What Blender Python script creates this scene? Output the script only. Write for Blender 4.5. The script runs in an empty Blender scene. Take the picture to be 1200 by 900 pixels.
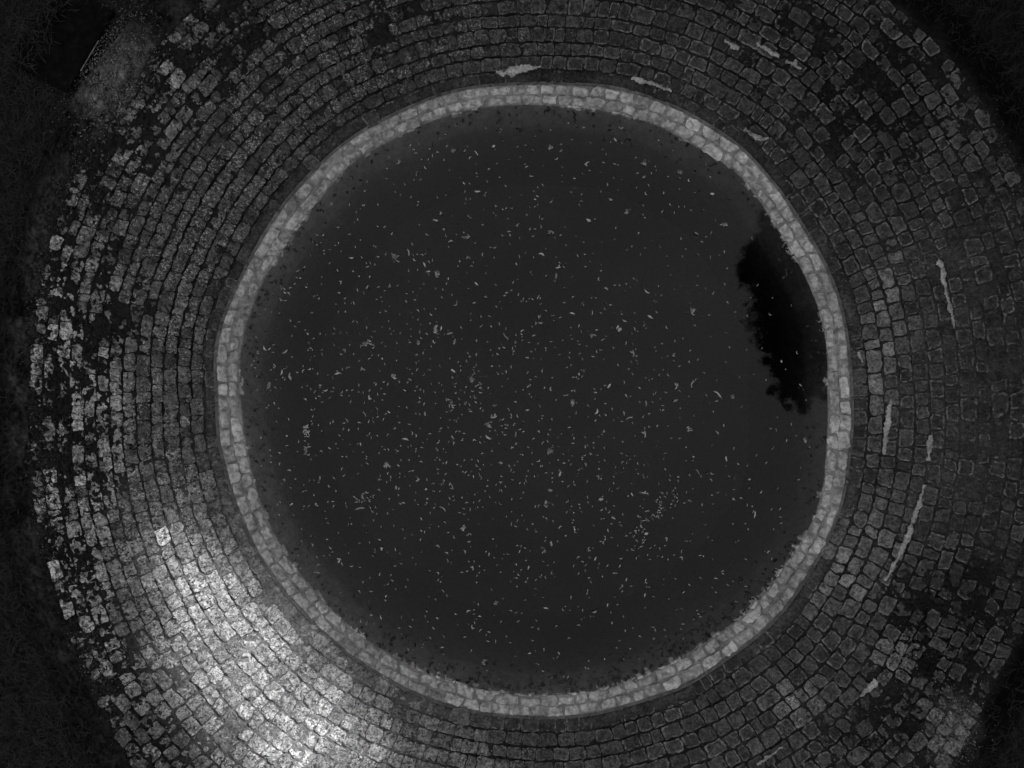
import bpy, math, random
import numpy as np

random.seed(7)
rng = np.random.default_rng(11)
sc = bpy.context.scene
COL = sc.collection
H = 8.08                      # height of the camera above the water (metres); one photo pixel is one centimetre on the water
CX, CY = 625.0, 468.0         # middle of the pond in photo pixels
TAU = 2 * math.pi

# ------------------------------------------------------------------ helpers
PERM = rng.permutation(4096)
RV = rng.random(4096)


def vn(x, y, seed=0):
    x = np.asarray(x, float); y = np.asarray(y, float)
    xi = np.floor(x).astype(int); yi = np.floor(y).astype(int)
    fx = x - xi; fy = y - yi
    fx = fx * fx * (3 - 2 * fx); fy = fy * fy * (3 - 2 * fy)

    def h(a, b):
        return RV[PERM[(PERM[(a + seed * 57) & 4095] + b) & 4095]]
    return ((h(xi, yi) * (1 - fx) + h(xi + 1, yi) * fx) * (1 - fy)
            + (h(xi, yi + 1) * (1 - fx) + h(xi + 1, yi + 1) * fx) * fy) * 2 - 1


def fbm(x, y, seed=0, oct=3, gain=0.5):
    s = 0; a = 1; t = 0
    for i in range(oct):
        s = s + a * vn(x * 2 ** i, y * 2 ** i, seed + i); t += a; a *= gain
    return s / t


def world(px, py, z):
    k = (H - z) / H / 100
    return np.stack([(px - 600) * k, (450 - py) * k, np.broadcast_to(z, np.shape(px))], -1)


def topix(x, y, z):
    k = (H - z) / H / 100
    return x / k + 600, 450 - y / k


def build(name, V, F, mat, parent=None, attrs=None, smooth=True):
    V = np.ascontiguousarray(np.asarray(V, np.float32).reshape(-1, 3))
    me = bpy.data.meshes.new(name)
    fs = F if isinstance(F, list) else [F]
    fs = [np.asarray(f, np.int32) for f in fs]
    me.vertices.add(len(V)); me.vertices.foreach_set('co', V.ravel())
    loops = np.concatenate([f.ravel() for f in fs])
    tot = np.concatenate([np.full(len(f), f.shape[1], np.int32) for f in fs])
    start = np.concatenate([[0], np.cumsum(tot)[:-1]]).astype(np.int32)
    me.loops.add(len(loops)); me.loops.foreach_set('vertex_index', loops)
    me.polygons.add(len(tot)); me.polygons.foreach_set('loop_start', start); me.polygons.foreach_set('loop_total', tot)
    me.update(calc_edges=True)
    me.polygons.foreach_set('use_smooth', np.full(len(tot), smooth))
    for k, a in (attrs or {}).items():
        at = me.attributes.new(k, 'FLOAT', 'POINT')
        at.data.foreach_set('value', np.ascontiguousarray(np.asarray(a, np.float32).ravel()))
    me.materials.append(mat)
    o = bpy.data.objects.new(name, me); COL.objects.link(o)
    if parent is not None:
        o.parent = parent
    return o


def empty(name, loc=(0, 0, 0)):
    o = bpy.data.objects.new(name, None); o.location = loc; COL.objects.link(o); return o


def tag(o, label=None, cat=None, group=None, kind=None):
    if label: o['label'] = label
    if cat: o['category'] = cat
    if group: o['group'] = group
    if kind: o['kind'] = kind
    return o


def grid_faces(nr, nc, wrap=False):
    i = np.arange(nr - 1)[:, None]; j = np.arange(nc if wrap else nc - 1)[None, :]
    j2 = (j + 1) % nc
    return np.stack([i * nc + j, i * nc + j2, (i + 1) * nc + j2, (i + 1) * nc + j], -1).reshape(-1, 4)


# ------------------------------------------------------------------ measured outlines (photo pixels)
INNER = [(400, 200), (467, 160), (533, 132), (600, 123), (660, 125), (720, 132), (767, 145), (800, 163), (833, 182), (863, 200),
         (893, 240), (913, 273), (931, 300), (950, 337), (963, 373), (970, 410), (969, 450), (970, 500), (967, 540), (965, 573),
         (957, 600), (943, 630), (923, 657), (903, 687), (877, 717), (840, 743), (800, 770), (733, 800), (683, 812), (633, 815),
         (583, 812), (533, 800), (483, 782), (440, 757), (400, 726), (370, 693), (343, 663), (323, 630), (309, 599), (295, 553),
         (287, 513), (282, 473), (280, 440), (283, 400), (293, 367), (307, 330), (327, 300), (353, 260), (377, 233)]
OUTER = [(400, 171), (467, 133), (533, 107), (600, 100), (667, 100), (717, 103), (767, 117), (800, 131), (833, 150), (867, 172),
         (890, 197), (917, 230), (940, 267), (961, 300), (980, 343), (990, 383), (995, 433), (997, 467), (997, 507), (992, 547),
         (988, 583), (982, 600), (967, 637), (947, 670), (923, 707), (897, 737), (860, 763), (800, 804), (750, 820), (700, 835),
         (650, 840), (600, 838), (550, 832), (500, 817), (450, 792), (400, 758), (360, 720), (330, 687), (300, 643), (281, 600),
         (273, 577), (263, 540), (255, 500), (257, 473), (253, 433), (255, 400), (265, 367), (280, 333), (297, 300), (320, 260),
         (350, 220), (377, 193)]
EDGE = [(35, 480), (40, 380), (52, 300), (76, 230), (112, 150), (160, 85), (212, 22), (290, -45), (400, -95), (520, -125),
        (640, -135), (760, -125), (900, -85), (1000, -30), (1045, 0), (1095, 45), (1145, 110), (1198, 215), (1240, 330), (1256, 470),
        (1246, 600), (1215, 710), (1165, 795), (1135, 870), (1080, 940), (950, 1020), (800, 1065), (640, 1080), (480, 1070),
        (330, 1030), (220, 980), (145, 890), (100, 790), (62, 690), (40, 600)]


def polar(pts):
    p = np.array(pts, float); d = p - (CX, CY)
    th = np.arctan2(d[:, 1], d[:, 0]); r = np.hypot(d[:, 0], d[:, 1]); o = np.argsort(th)
    th, r = th[o], r[o]
    g = np.linspace(-math.pi, math.pi, 721)[:-1]
    v = np.interp(g, th, r, period=TAU)
    k = np.hanning(31)[1:-1]; k /= k.sum()
    v = np.convolve(np.concatenate([v[-14:], v, v[:14]]), k, 'valid')
    return lambda t: np.interp(t, g, v, period=TAU)


RIN, ROUT, REND = polar(INNER), polar(OUTER), polar(EDGE)


def from_polar(th, r):
    return CX + r * np.cos(th), CY + r * np.sin(th)


Z_RIM = 0.15


def z_bank(s):                      # height of the cobbled bank, s = photo pixels outside the rim
    return Z_RIM + 0.0017 * np.asarray(s)


def ell(px, py, cx, cy, rx, ry, rot=0, soft=0.5):
    a = math.radians(rot); dx = px - cx; dy = py - cy
    u = (dx * math.cos(a) + dy * math.sin(a)) / rx; v = (-dx * math.sin(a) + dy * math.cos(a)) / ry
    d = np.hypot(u, v)
    return np.clip((1 + soft - d) / (2 * soft), 0, 1)


# ------------------------------------------------------------------ materials
def mat(name):
    m = bpy.data.materials.new(name); m.use_nodes = True
    nt = m.node_tree; nt.nodes.clear()
    out = nt.nodes.new('ShaderNodeOutputMaterial'); b = nt.nodes.new('ShaderNodeBsdfPrincipled')
    nt.links.new(b.outputs[0], out.inputs['Surface'])
    return m, nt, b, out


class G:
    """small node-graph helper"""
    def __init__(s, nt):
        s.nt = nt; s.tc = nt.nodes.new('ShaderNodeTexCoord')

    def put(s, sock, v):
        if hasattr(v, 'default_value') or hasattr(v, 'is_linked'):
            s.nt.links.new(v, sock)
        else:
            sock.default_value = v

    def noise(s, scale, detail=3, rough=0.6, dist=0.0):
        n = s.nt.nodes.new('ShaderNodeTexNoise'); s.nt.links.new(s.tc.outputs['Object'], n.inputs['Vector'])
        n.inputs['Scale'].default_value = scale; n.inputs['Detail'].default_value = detail
        n.inputs['Roughness'].default_value = rough; n.inputs['Distortion'].default_value = dist
        return n.outputs['Fac']

    def attr(s, name):
        n = s.nt.nodes.new('ShaderNodeAttribute'); n.attribute_name = name; return n.outputs['Fac']

    def m(s, op, a, b=0.0, c=None):
        n = s.nt.nodes.new('ShaderNodeMath'); n.operation = op
        s.put(n.inputs[0], a); s.put(n.inputs[1], b)
        if c is not None: s.put(n.inputs[2], c)
        return n.outputs[0]

    def ramp(s, v, a, b, lo=0.0, hi=1.0):
        n = s.nt.nodes.new('ShaderNodeMapRange'); n.interpolation_type = 'SMOOTHSTEP'
        s.put(n.inputs['Value'], v)
        for k, x in (('From Min', a), ('From Max', b), ('To Min', lo), ('To Max', hi)):
            n.inputs[k].default_value = x
        return n.outputs['Result']

    def mix(s, f, a, b):
        n = s.nt.nodes.new('ShaderNodeMix'); n.data_type = 'FLOAT'
        s.put(n.inputs[0], f); s.put(n.inputs[2], a); s.put(n.inputs[3], b)
        return n.outputs[0]

    def bump(s, h, strength, dist, normal=None):
        n = s.nt.nodes.new('ShaderNodeBump'); n.inputs['Strength'].default_value = strength
        n.inputs['Distance'].default_value = dist; s.put(n.inputs['Height'], h)
        if normal is not None: s.nt.links.new(normal, n.inputs['Normal'])
        return n.outputs[0]

    def grey(s, v):
        n = s.nt.nodes.new('ShaderNodeCombineColor')
        for i in range(3): s.put(n.inputs[i], v)
        return n.outputs[0]


def stone_mat():
    m, nt, b, out = mat('weathered_granite')
    g = G(nt)
    tone, rim, spk, edge = g.attr('tone'), g.attr('rim'), g.attr('spk'), g.attr('edge')
    blotch = g.ramp(g.noise(13, 5, 0.68), 0.3, 0.7, 0.42, 1.5)
    grain = g.ramp(g.noise(60, 3, 0.7), 0.3, 0.7, 0.6, 1.42)
    v = g.m('MULTIPLY', g.m('MULTIPLY', tone, blotch), grain)
    # lichen flecks, pale and small, and dark pits
    fleck = g.m('MULTIPLY', g.ramp(g.noise(40, 3, 0.75, 0.6), 0.53, 0.60), g.ramp(g.noise(6, 3, 0.6), 0.36, 0.58))
    v = g.mix(g.m('MULTIPLY', fleck, spk), v, g.m('ADD', g.m('MULTIPLY', tone, 1.8), 0.24))
    pit = g.ramp(g.noise(27, 4, 0.66, 0.4), 0.36, 0.46)
    pitk = g.mix(g.m('MULTIPLY_ADD', spk, 0.65, 0.25), 1.0, pit)
    v = g.m('MULTIPLY', v, pitk)
    moss = g.m('MULTIPLY', g.ramp(g.noise(9, 5, 0.7, 0.4), 0.52, 0.66), g.attr('moss'))
    v = g.mix(moss, v, 0.014)
    # mortar left on the edges of a block
    rn = g.m('MULTIPLY', g.m('MULTIPLY', g.ramp(edge, 0.25, 0.75), rim), g.ramp(g.noise(22, 4, 0.7), 0.42, 0.6))
    v = g.mix(rn, v, 0.19)
    nt.links.new(g.grey(v), b.inputs['Base Color'])
    b.inputs['Roughness'].default_value = 0.82
    b.inputs['Specular IOR Level'].default_value = 0.3
    h = g.m('ADD', g.m('MULTIPLY', g.noise(24, 6, 0.66), 1.0), g.m('MULTIPLY', pit, 0.45))
    nt.links.new(g.bump(h, 1.0, 0.045), b.inputs['Normal'])
    return m


def pale_mat(name, lo, hi, scale, bumpd=0.01, darkspots=True, attr=None):
    m, nt, b, out = mat(name)
    g = G(nt)
    v = g.ramp(g.noise(scale, 5, 0.68), 0.28, 0.72, lo, hi)
    v = g.m('MULTIPLY', v, g.ramp(g.noise(3.1, 3, 0.6), 0.3, 0.7, 0.78, 1.18))
    v = g.m('MULTIPLY', v, g.ramp(g.noise(11, 5, 0.7, 0.5), 0.32, 0.6, 0.62, 1.12))
    if attr:
        v = g.m('MULTIPLY', v, g.attr(attr))
    if darkspots:
        v = g.m('MULTIPLY', v, g.ramp(g.noise(38, 2, 0.5), 0.22, 0.31, 0.3, 1.0))
    nt.links.new(g.grey(v), b.inputs['Base Color'])
    b.inputs['Roughness'].default_value = 0.85; b.inputs['Specular IOR Level'].default_value = 0.25
    nt.links.new(g.bump(g.noise(scale * 1.4, 5, 0.65), 0.7, bumpd), b.inputs['Normal'])
    return m


M_STONE = stone_mat()
M_RIM = pale_mat('pale_limestone', 0.22, 0.46, 22, 0.02, True, 'tone')
M_BED = pale_mat('rim_mortar', 0.13, 0.22, 20, 0.01, False, 'tone')
M_MORTAR = pale_mat('pale_mortar', 0.15, 0.32, 34, 0.012, True)
M_GRAVEL = pale_mat('pale_grit', 0.16, 0.5, 40, 0.004, False, 'tone')
M_MUD = pale_mat('pond_mud', 0.20, 0.36, 2, 0.01, False)
M_SLAB = pale_mat('black_slab', 0.002, 0.0045, 14, 0.004, False)
M_SLAB.node_tree.nodes['Principled BSDF'].inputs['Specular IOR Level'].default_value = 0.02
M_SLAB.node_tree.nodes['Principled BSDF'].inputs['Roughness'].default_value = 1.0
M_TRIM = pale_mat('worn_slab_edge', 0.05, 0.16, 40, 0.004, False)


def soil_mat():
    m, nt, b, out = mat('mossy_soil')
    g = G(nt)
    v = g.ramp(g.noise(30, 5, 0.7), 0.3, 0.72, 0.007, 0.024)
    v = g.m('MULTIPLY', v, g.attr('tone'))
    v = g.m('ADD', v, g.m('MULTIPLY', g.ramp(g.noise(95, 2, 0.6), 0.66, 0.74), g.m('MULTIPLY', g.attr('tone'), 0.05)))
    nt.links.new(g.grey(v), b.inputs['Base Color'])
    b.inputs['Roughness'].default_value = 0.95; b.inputs['Specular IOR Level'].default_value = 0.1
    nt.links.new(g.bump(g.noise(60, 4, 0.7), 0.9, 0.012), b.inputs['Normal'])
    return m


def ground_mat():
    m, nt, b, out = mat('lawn_soil')
    g = G(nt)
    v = g.ramp(g.noise(2.6, 5, 0.7), 0.3, 0.7, 0.003, 0.0085)
    v = g.m('MULTIPLY', v, g.ramp(g.noise(45, 3, 0.7), 0.3, 0.7, 0.5, 1.5))
    nt.links.new(g.grey(v), b.inputs['Base Color'])
    b.inputs['Roughness'].default_value = 0.95; b.inputs['Specular IOR Level'].default_value = 0.1
    nt.links.new(g.bump(g.noise(40, 4, 0.7), 0.8, 0.02), b.inputs['Normal'])
    return m


def leaf_mat(name, lo, hi, trans=0.0):
    m, nt, b, out = mat(name)
    g = G(nt)
    oi = nt.nodes.new('ShaderNodeObjectInfo')
    k = g.m('MULTIPLY_ADD', oi.outputs['Random'], 0.9, 0.5) if trans == 0 else 1.0
    v = g.m('MULTIPLY', g.ramp(g.noise(9, 3, 0.6), 0.3, 0.7, lo, hi), k)
    nt.links.new(g.grey(v), b.inputs['Base Color'])
    b.inputs['Roughness'].default_value = 0.8; b.inputs['Specular IOR Level'].default_value = 0.1
    return m


M_SOIL, M_GROUND = soil_mat(), ground_mat()
M_LEAF = leaf_mat('dry_pale_leaf', 0.18, 0.42)
M_FRAG = leaf_mat('dry_leaf_fragment', 0.10, 0.36, 1)
M_STRAW = leaf_mat('wet_straw', 0.05, 0.08, 1)
M_DARKLEAF = leaf_mat('rotting_leaf', 0.008, 0.04, 1)
M_GRASS = leaf_mat('dark_grass', 0.006, 0.020, 1)
M_FOLIAGE = leaf_mat('tree_foliage', 0.03, 0.07, 1)
M_BARK = leaf_mat('tree_bark', 0.05, 0.12, 1)


def water_mat():
    m = bpy.data.materials.new('still_dark_water'); m.use_nodes = True
    nt = m.node_tree; nt.nodes.clear()
    out = nt.nodes.new('ShaderNodeOutputMaterial')
    fr = nt.nodes.new('ShaderNodeFresnel'); fr.inputs['IOR'].default_value = 1.33
    tr = nt.nodes.new('ShaderNodeBsdfTransparent'); gl = nt.nodes.new('ShaderNodeBsdfGlossy'); gl.inputs['Roughness'].default_value = 0.04
    mx = nt.nodes.new('ShaderNodeMixShader')
    nt.links.new(fr.outputs[0], mx.inputs[0]); nt.links.new(tr.outputs[0], mx.inputs[1]); nt.links.new(gl.outputs[0], mx.inputs[2])
    nt.links.new(mx.outputs[0], out.inputs['Surface'])
    ab = nt.nodes.new('ShaderNodeVolumeAbsorption'); ab.inputs['Color'].default_value = (0.0, 0.0, 0.0, 1); ab.inputs['Density'].default_value = 1.95
    nt.links.new(ab.outputs[0], out.inputs['Volume'])
    return m


M_WATER = water_mat()

# ------------------------------------------------------------------ regions of the paving, in photo pixels


def overgrown(px, py, th, s):
    """how far soil and moss have crept over the cobbles, 0..1"""
    w = REND(th) - ROUT(th)
    f = s / w
    d = np.degrees(th)
    left = np.clip(1 - np.abs(((d + 180 + 180) % 360) - 180) / 75, 0, 1)           # round the left side
    g = np.clip((f - 0.45) / 0.4, 0, 1) * (0.35 + 0.75 * left)
    g = np.maximum(g, 0.85 * ell(px, py, 105, 400, 55, 60) + 0.0)
    g = np.maximum(g, 0.95 * ell(px, py, 100, 545, 38, 70))
    g = np.maximum(g, 0.64 * ell(px, py, 1020, 110, 120, 95, 35))
    g = np.maximum(g, 0.85 * ell(px, py, 1110, 735, 70, 95, 20))
    g = np.maximum(g, 0.7 * ell(px, py, 1040, 850, 80, 50, -20))
    g = np.maximum(g, 0.78 * ell(px, py, 240, 55, 130, 60, -35))
    g = np.maximum(g, 0.5 * ell(px, py, 420, 20, 120, 40, -12))
    g = np.maximum(g, 0.55 * ell(px, py, 900, 10, 120, 40, 20))
    g = np.maximum(g, 0.9 * ell(px, py, 655, 90, 48, 11))
    g = np.maximum(g, 0.75 * ell(px, py, 758, 108, 30, 9, 20))
    g = np.maximum(g, 0.55 * ell(px, py, 985, 320, 14, 30, -10))
    g = g * (1 - 0.75 * ell(px, py, 330, 770, 190, 130, 45))
    return np.clip(g, 0, 1)


# ------------------------------------------------------------------ cobbles
UV = np.array([-1.0, -0.985, -0.9, -0.62, -0.3, 0, 0.3, 0.62, 0.9, 0.985, 1.0])
NU = len(UV)
GU, GV = np.meshgrid(UV, UV, indexing='ij')
SKIRT = (np.abs(GU) == 1) | (np.abs(GV) == 1)
EDGEV = np.clip((np.maximum(np.abs(GU), np.abs(GV)) - 0.55) / 0.42, 0, 1)
ROUNDK = 1 - 0.10 * (GU ** 4 * GV ** 4)
GF = grid_faces(NU, NU)


def stones(th0, s0, a, b, zfun, rbase, jit, relief, lift, seed, tilt=0.02, crown=0.006, ragged=None):
    """block-shaped stones laid round the pond; all arguments per stone, sizes in photo pixels"""
    n = len(th0)
    rc = rbase(th0) + s0
    lu = a[:, None, None] * GU * ROUNDK; lv = b[:, None, None] * GV * ROUNDK
    rot = rng.normal(0, 0.045, n)[:, None, None] * jit[:, None, None]
    skew = rng.normal(0, 0.10, n)[:, None, None] * jit[:, None, None]
    tap = rng.normal(0, 0.10, n)[:, None, None] * jit[:, None, None]
    lu = lu * (1 + tap * GV) + skew * lv
    lu, lv = lu - rot * lv, lv + rot * lu
    th = th0[:, None, None] + lu / rc[:, None, None]
    s = s0[:, None, None] + lv
    px, py = from_polar(th, rbase(th) + s)
    em = np.clip(EDGEV, 0, 1)
    rg = 1.0 if ragged is None else ragged[:, None, None]
    px = px + em * rg * (1.7 * fbm(px / 6, py / 6, seed, 2) + 0.6 * vn(px / 2.6, py / 2.6, seed + 9))
    py = py + em * rg * (1.7 * fbm(px / 6, py / 6, seed + 20, 2) + 0.6 * vn(px / 2.6, py / 2.6, seed + 29))
    z = zfun(s) + lift[:, None, None]
    z = z + relief[:, None, None] * (1.0 * fbm(px / 6.5, py / 6.5, seed + 40, 2) + 0.5 * vn(px / 2.4, py / 2.4, seed + 45))
    z = z + rng.normal(0, tilt, n)[:, None, None] * GU * 0.1 + rng.normal(0, tilt, n)[:, None, None] * GV * 0.1
    z = z - crown * np.maximum(np.abs(GU), np.abs(GV)) ** 4
    z = np.where(SKIRT, z - 0.09, z)
    V = world(px, py, z).reshape(-1, 3)
    F = (GF[None] + (np.arange(n) * NU * NU)[:, None, None]).reshape(-1, 4)
    mid = NU // 2
    return V, F, px[:, mid, mid], py[:, mid, mid]


def per_vert(a):
    return np.repeat(a, NU * NU)


def lay(r_mean, lo, hi, mode):
    """angles and half lengths of the stones of one course"""
    L = []; tot = 0; circ = TAU * r_mean
    while tot < circ:
        l = float(np.clip(rng.normal(mode, (hi - lo) * 0.24), lo, hi)); L.append(l); tot += l
    L = np.array(L) * circ / tot
    c = np.cumsum(L) - L / 2
    return c / r_mean + rng.random() * TAU - math.pi, L / 2


paving = tag(empty('cobbled_paving'), 'concentric courses of dark weathered cobbles banked round the pond', 'paving', kind='structure')
NCOURSE = 14


def bound(k, th):
    w = (REND(th) - ROUT(th)) / NCOURSE
    wob = 2.2 * vn(th * 2.2 + 40, np.full_like(th, k * 3.7), 3) + 1.2 * vn(th * 9 + 90, np.full_like(th, k * 5.1), 4)
    return w * k + wob * (0 if k == 0 else 1)


for k in range(NCOURSE):
    th, hl = lay(385 + 16 * k, 12, 30, 18.5)
    th = (th + math.pi) % TAU - math.pi
    b0, b1 = bound(k, th), bound(k + 1, th)
    s0 = (b0 + b1) / 2
    deg = np.degrees(th)
    right = np.clip(1 - np.abs(deg) / 100, 0, 1)
    gapr = rng.uniform(0.65, 1.1, len(th)) + 0.2 * right
    gapt = rng.uniform(0.0, 0.45, len(th)) + 0.55 * right
    hb = (b1 - b0) / 2 - gapr
    ha = hl - gapt
    jit = 0.38 + 0.4 * right + 0.035 * k * (0.5 + 0.8 * right)
    cxp, cyp = from_polar(th, ROUT(th) + s0)
    if k == 0:
        hb = hb + 0.5
    og = overgrown(cxp, cyp, th, s0)
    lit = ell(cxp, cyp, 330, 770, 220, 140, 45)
    leftish = np.clip((720 - cxp) / 260, 0, 1)
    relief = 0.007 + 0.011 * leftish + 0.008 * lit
    lift = rng.normal(0.0, 0.008, len(th)) * (1 + 0.6 * og)
    if k == 0: lift = lift - 0.008
    # stone colour
    tone = np.exp(rng.normal(math.log(0.046), 0.22, len(th)))
    if k == 0: tone = tone * 0.62
    if k == 1: tone = tone * 0.85
    pale = np.maximum.reduce([ell(cxp, cyp, 72, 480, 60, 190) * 0.24 * (rng.random(len(th)) ** 0.6 + 0.2),
                              ell(cxp, cyp, 75, 690, 60, 150, -20) * 0.20 * rng.random(len(th)) ** 0.6,
                              ell(cxp, cyp, 165, 110, 60, 100, 35) * 0.16 * rng.random(len(th)),
                              ell(cxp, cyp, 1035, 395, 22, 100, 5) * 0.13 * (0.3 + rng.random(len(th))),
                              ell(cxp, cyp, 1000, 650, 40, 70, 35) * 0.13 * (0.3 + rng.random(len(th))),
                              ell(cxp, cyp, 935, 820, 20, 18) * 0.13, ell(cxp, cyp, 1050, 770, 20, 18) * 0.10,
                              ell(cxp, cyp, 1118, 855, 26, 30) * 0.12, ell(cxp, cyp, 192, 628, 8, 8, 0, 0.3) * 0.32,
                              ell(cxp, cyp, 1150, 150, 40, 120, -35) * 0.08 * rng.random(len(th)),
                              lit * 0.12 * (0.7 + 0.5 * rng.random(len(th)))])  # last term paints the sunlit patch into the stone colour
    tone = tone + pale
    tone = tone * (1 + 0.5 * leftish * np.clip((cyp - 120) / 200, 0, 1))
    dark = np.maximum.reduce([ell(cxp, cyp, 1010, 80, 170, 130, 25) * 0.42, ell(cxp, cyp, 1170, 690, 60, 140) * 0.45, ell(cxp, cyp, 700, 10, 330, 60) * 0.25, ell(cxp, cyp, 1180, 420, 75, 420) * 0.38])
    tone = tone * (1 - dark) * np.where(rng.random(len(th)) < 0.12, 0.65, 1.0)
    spots = np.maximum.reduce([ell(cxp, cyp, 935, 820, 30, 28), ell(cxp, cyp, 1050, 770, 30, 28), ell(cxp, cyp, 1118, 855, 40, 45)])
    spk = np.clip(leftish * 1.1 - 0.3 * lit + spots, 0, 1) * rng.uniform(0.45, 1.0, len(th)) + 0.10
    if k < 2: spk = spk * (0.15 if k == 0 else 0.5)
    rim = np.clip(1 - leftish, 0, 1) * rng.uniform(0.1, 1, len(th)) ** 0.8
    if k == 0: rim = np.maximum(rim, rng.uniform(0, 0.8, len(th)))
    mossy = np.clip(og * 1.3 - 0.25, 0, 1) * 0.8
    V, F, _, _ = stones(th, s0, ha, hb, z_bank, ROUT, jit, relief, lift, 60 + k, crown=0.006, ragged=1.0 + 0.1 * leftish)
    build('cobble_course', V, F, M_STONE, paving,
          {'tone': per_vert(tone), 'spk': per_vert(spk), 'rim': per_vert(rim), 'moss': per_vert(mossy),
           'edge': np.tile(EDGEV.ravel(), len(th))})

# ------------------------------------------------------------------ soil and moss between the cobbles
NT, NR = 2000, 190
thg = np.linspace(-math.pi, math.pi, NT, endpoint=False)
q = np.linspace(0, 1, NR)[:, None]
sg = -0.5 + q * ((REND(thg) - ROUT(thg))[None, :] + 0.5 + 42)
T2 = np.broadcast_to(thg, sg.shape)
pxg, pyg = from_polar(T2, ROUT(T2) + sg)
og = overgrown(pxg, pyg, T2, np.clip(sg, 0, None))
n1 = fbm(pxg / 24, pyg / 24, 1, 3); n2 = fbm(pxg / 8, pyg / 8, 5, 3, 0.6); n3 = fbm(pxg / 3.2, pyg / 3.2, 15, 2, 0.6)
beyond = np.clip((sg - (REND(T2) - ROUT(T2)) + 6) / 20, 0, 1)
flush = np.maximum(0.7 * ell(pxg, pyg, 1150, 430, 80, 260), 1.0 * np.clip(1 - np.abs(sg - 8) / 12, 0, 1))
lev = -0.021 + 0.009 * n2 + 0.010 * flush + 0.005 * n3 + og * (0.021 + 0.022 * n1 + 0.030 * n2 + 0.030 * n3) + 0.03 * beyond
lev = np.where(sg < 1.5, np.minimum(lev, -0.045), lev)
zs = z_bank(sg) + lev
zs = np.minimum(zs, Z_RIM + 0.0017 * (REND(T2) - ROUT(T2) + 42) + 0.02)
stone = 0.75 + 0.85 * np.clip(1 - np.abs(np.degrees(T2)) / 110, 0, 1) * (1 - og)
band = beyond * (1.1 + 2.2 * n1 + 0.8 * n2) * (1 - np.clip((sg - (REND(T2) - ROUT(T2)) - 14) / 20, 0, 1))
litg = ell(pxg, pyg, 340, 800, 230, 110, 57)  # sun patch painted into the joint soil as a paler tone
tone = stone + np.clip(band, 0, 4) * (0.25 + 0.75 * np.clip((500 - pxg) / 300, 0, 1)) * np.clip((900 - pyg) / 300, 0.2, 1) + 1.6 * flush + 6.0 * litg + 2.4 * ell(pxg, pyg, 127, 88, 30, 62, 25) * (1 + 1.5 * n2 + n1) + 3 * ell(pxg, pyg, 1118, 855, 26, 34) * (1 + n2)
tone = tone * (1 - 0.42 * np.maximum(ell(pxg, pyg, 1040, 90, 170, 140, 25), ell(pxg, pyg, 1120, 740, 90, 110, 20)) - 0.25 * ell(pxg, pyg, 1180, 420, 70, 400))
tone = np.where(beyond > 0.3, tone - 0.75 * stone * beyond, tone * (1 - 0.3 * og)) * (1 + 0.35 * n1 + 0.3 * n2)
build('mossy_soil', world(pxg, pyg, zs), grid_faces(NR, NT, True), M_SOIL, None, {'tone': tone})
tag(bpy.data.objects['mossy_soil'], 'dark mossy soil filling the joints and creeping over the cobbles', 'soil', kind='structure')

# ------------------------------------------------------------------ lawn ground, to the horizon
rad = np.concatenate([np.array([-10, 0, 12, 30, 60, 110, 180]), np.geomspace(260, 60000, 14)])
NT2 = 360
thl = np.linspace(-math.pi, math.pi, NT2, endpoint=False)
base = REND(thl) + 30
zg0 = Z_RIM + 0.0017 * (REND(thl) - ROUT(thl) + 30)
rr = base[None, :] + rad[:, None]
pxl, pyl = from_polar(np.broadcast_to(thl, rr.shape), rr)
zl = np.broadcast_to(zg0, rr.shape) + np.where(rad[:, None] < 0, -0.05, 0.0) + 0.02 * fbm(pxl / 40, pyl / 40, 8, 2) * (rad[:, None] > 0)
mean = float(zg0.mean())
w = np.clip(rad[:, None] / 260, 0, 1)
zl = zl * (1 - w) + mean * w
XY = np.stack([(pxl - 600) / 100 * (H - mean) / H, (450 - pyl) / 100 * (H - mean) / H, zl], -1)
build('ground', XY, grid_faces(len(rad), NT2, True), M_GROUND)
tag(bpy.data.objects['ground'], 'dark lawn ground round the cobbled paving', 'ground', kind='structure')


def ground_z(px, py):
    th = np.arctan2(py - CY, px - CX); r = np.hypot(px - CX, py - CY)
    s = np.minimum(r - ROUT(th), REND(th) - ROUT(th) + 30)
    return z_bank(s)


# ------------------------------------------------------------------ pale stone rim of the pond
rim_o = tag(empty('pond_rim', (0, 0, 0)), 'pale ring of two courses of small stone blocks edging the dark water', 'stone rim')


def z_rimf(f):
    f = np.asarray(f)
    return np.where(f > 0, 0.008 + (Z_RIM - 0.008) * np.clip(f, 0, 1.2) ** 0.9, 0.008 + 0.20 * f * 1.2)


# mortar bed: from the joint with the paving down under the water
fz = np.concatenate([np.linspace(1.12, 0.0, 34), np.linspace(-0.05, -1.0, 18), np.linspace(-1.2, -4.0, 10)])[:, None]
thm = np.linspace(-math.pi, math.pi, 1800, endpoint=False)
T3 = np.broadcast_to(thm, (len(fz), len(thm)))
ri, ro = RIN(T3), ROUT(T3)
rr = ri + np.where(fz > 0, fz * (ro - ri), fz * 26)
pxm, pym = from_polar(T3, rr)
zm = z_rimf(fz) + 0 * T3
zm = np.where(fz > 0, zm, 0.008 + 0.20 * np.maximum(fz, -1) + 0.32 * np.minimum(fz + 1, 0)) + -0.006 + 0.003 * fbm(pxm / 6, pym / 6, 31, 3) + 0.006 * fbm(pxm / 16, pym / 16, 35, 2) * (fz < 0.4)
leftm = np.clip(1 - np.abs(((np.degrees(T3) + 360 - 190) % 360 + 180) % 360 - 180) / 80, 0, 1)
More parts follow.
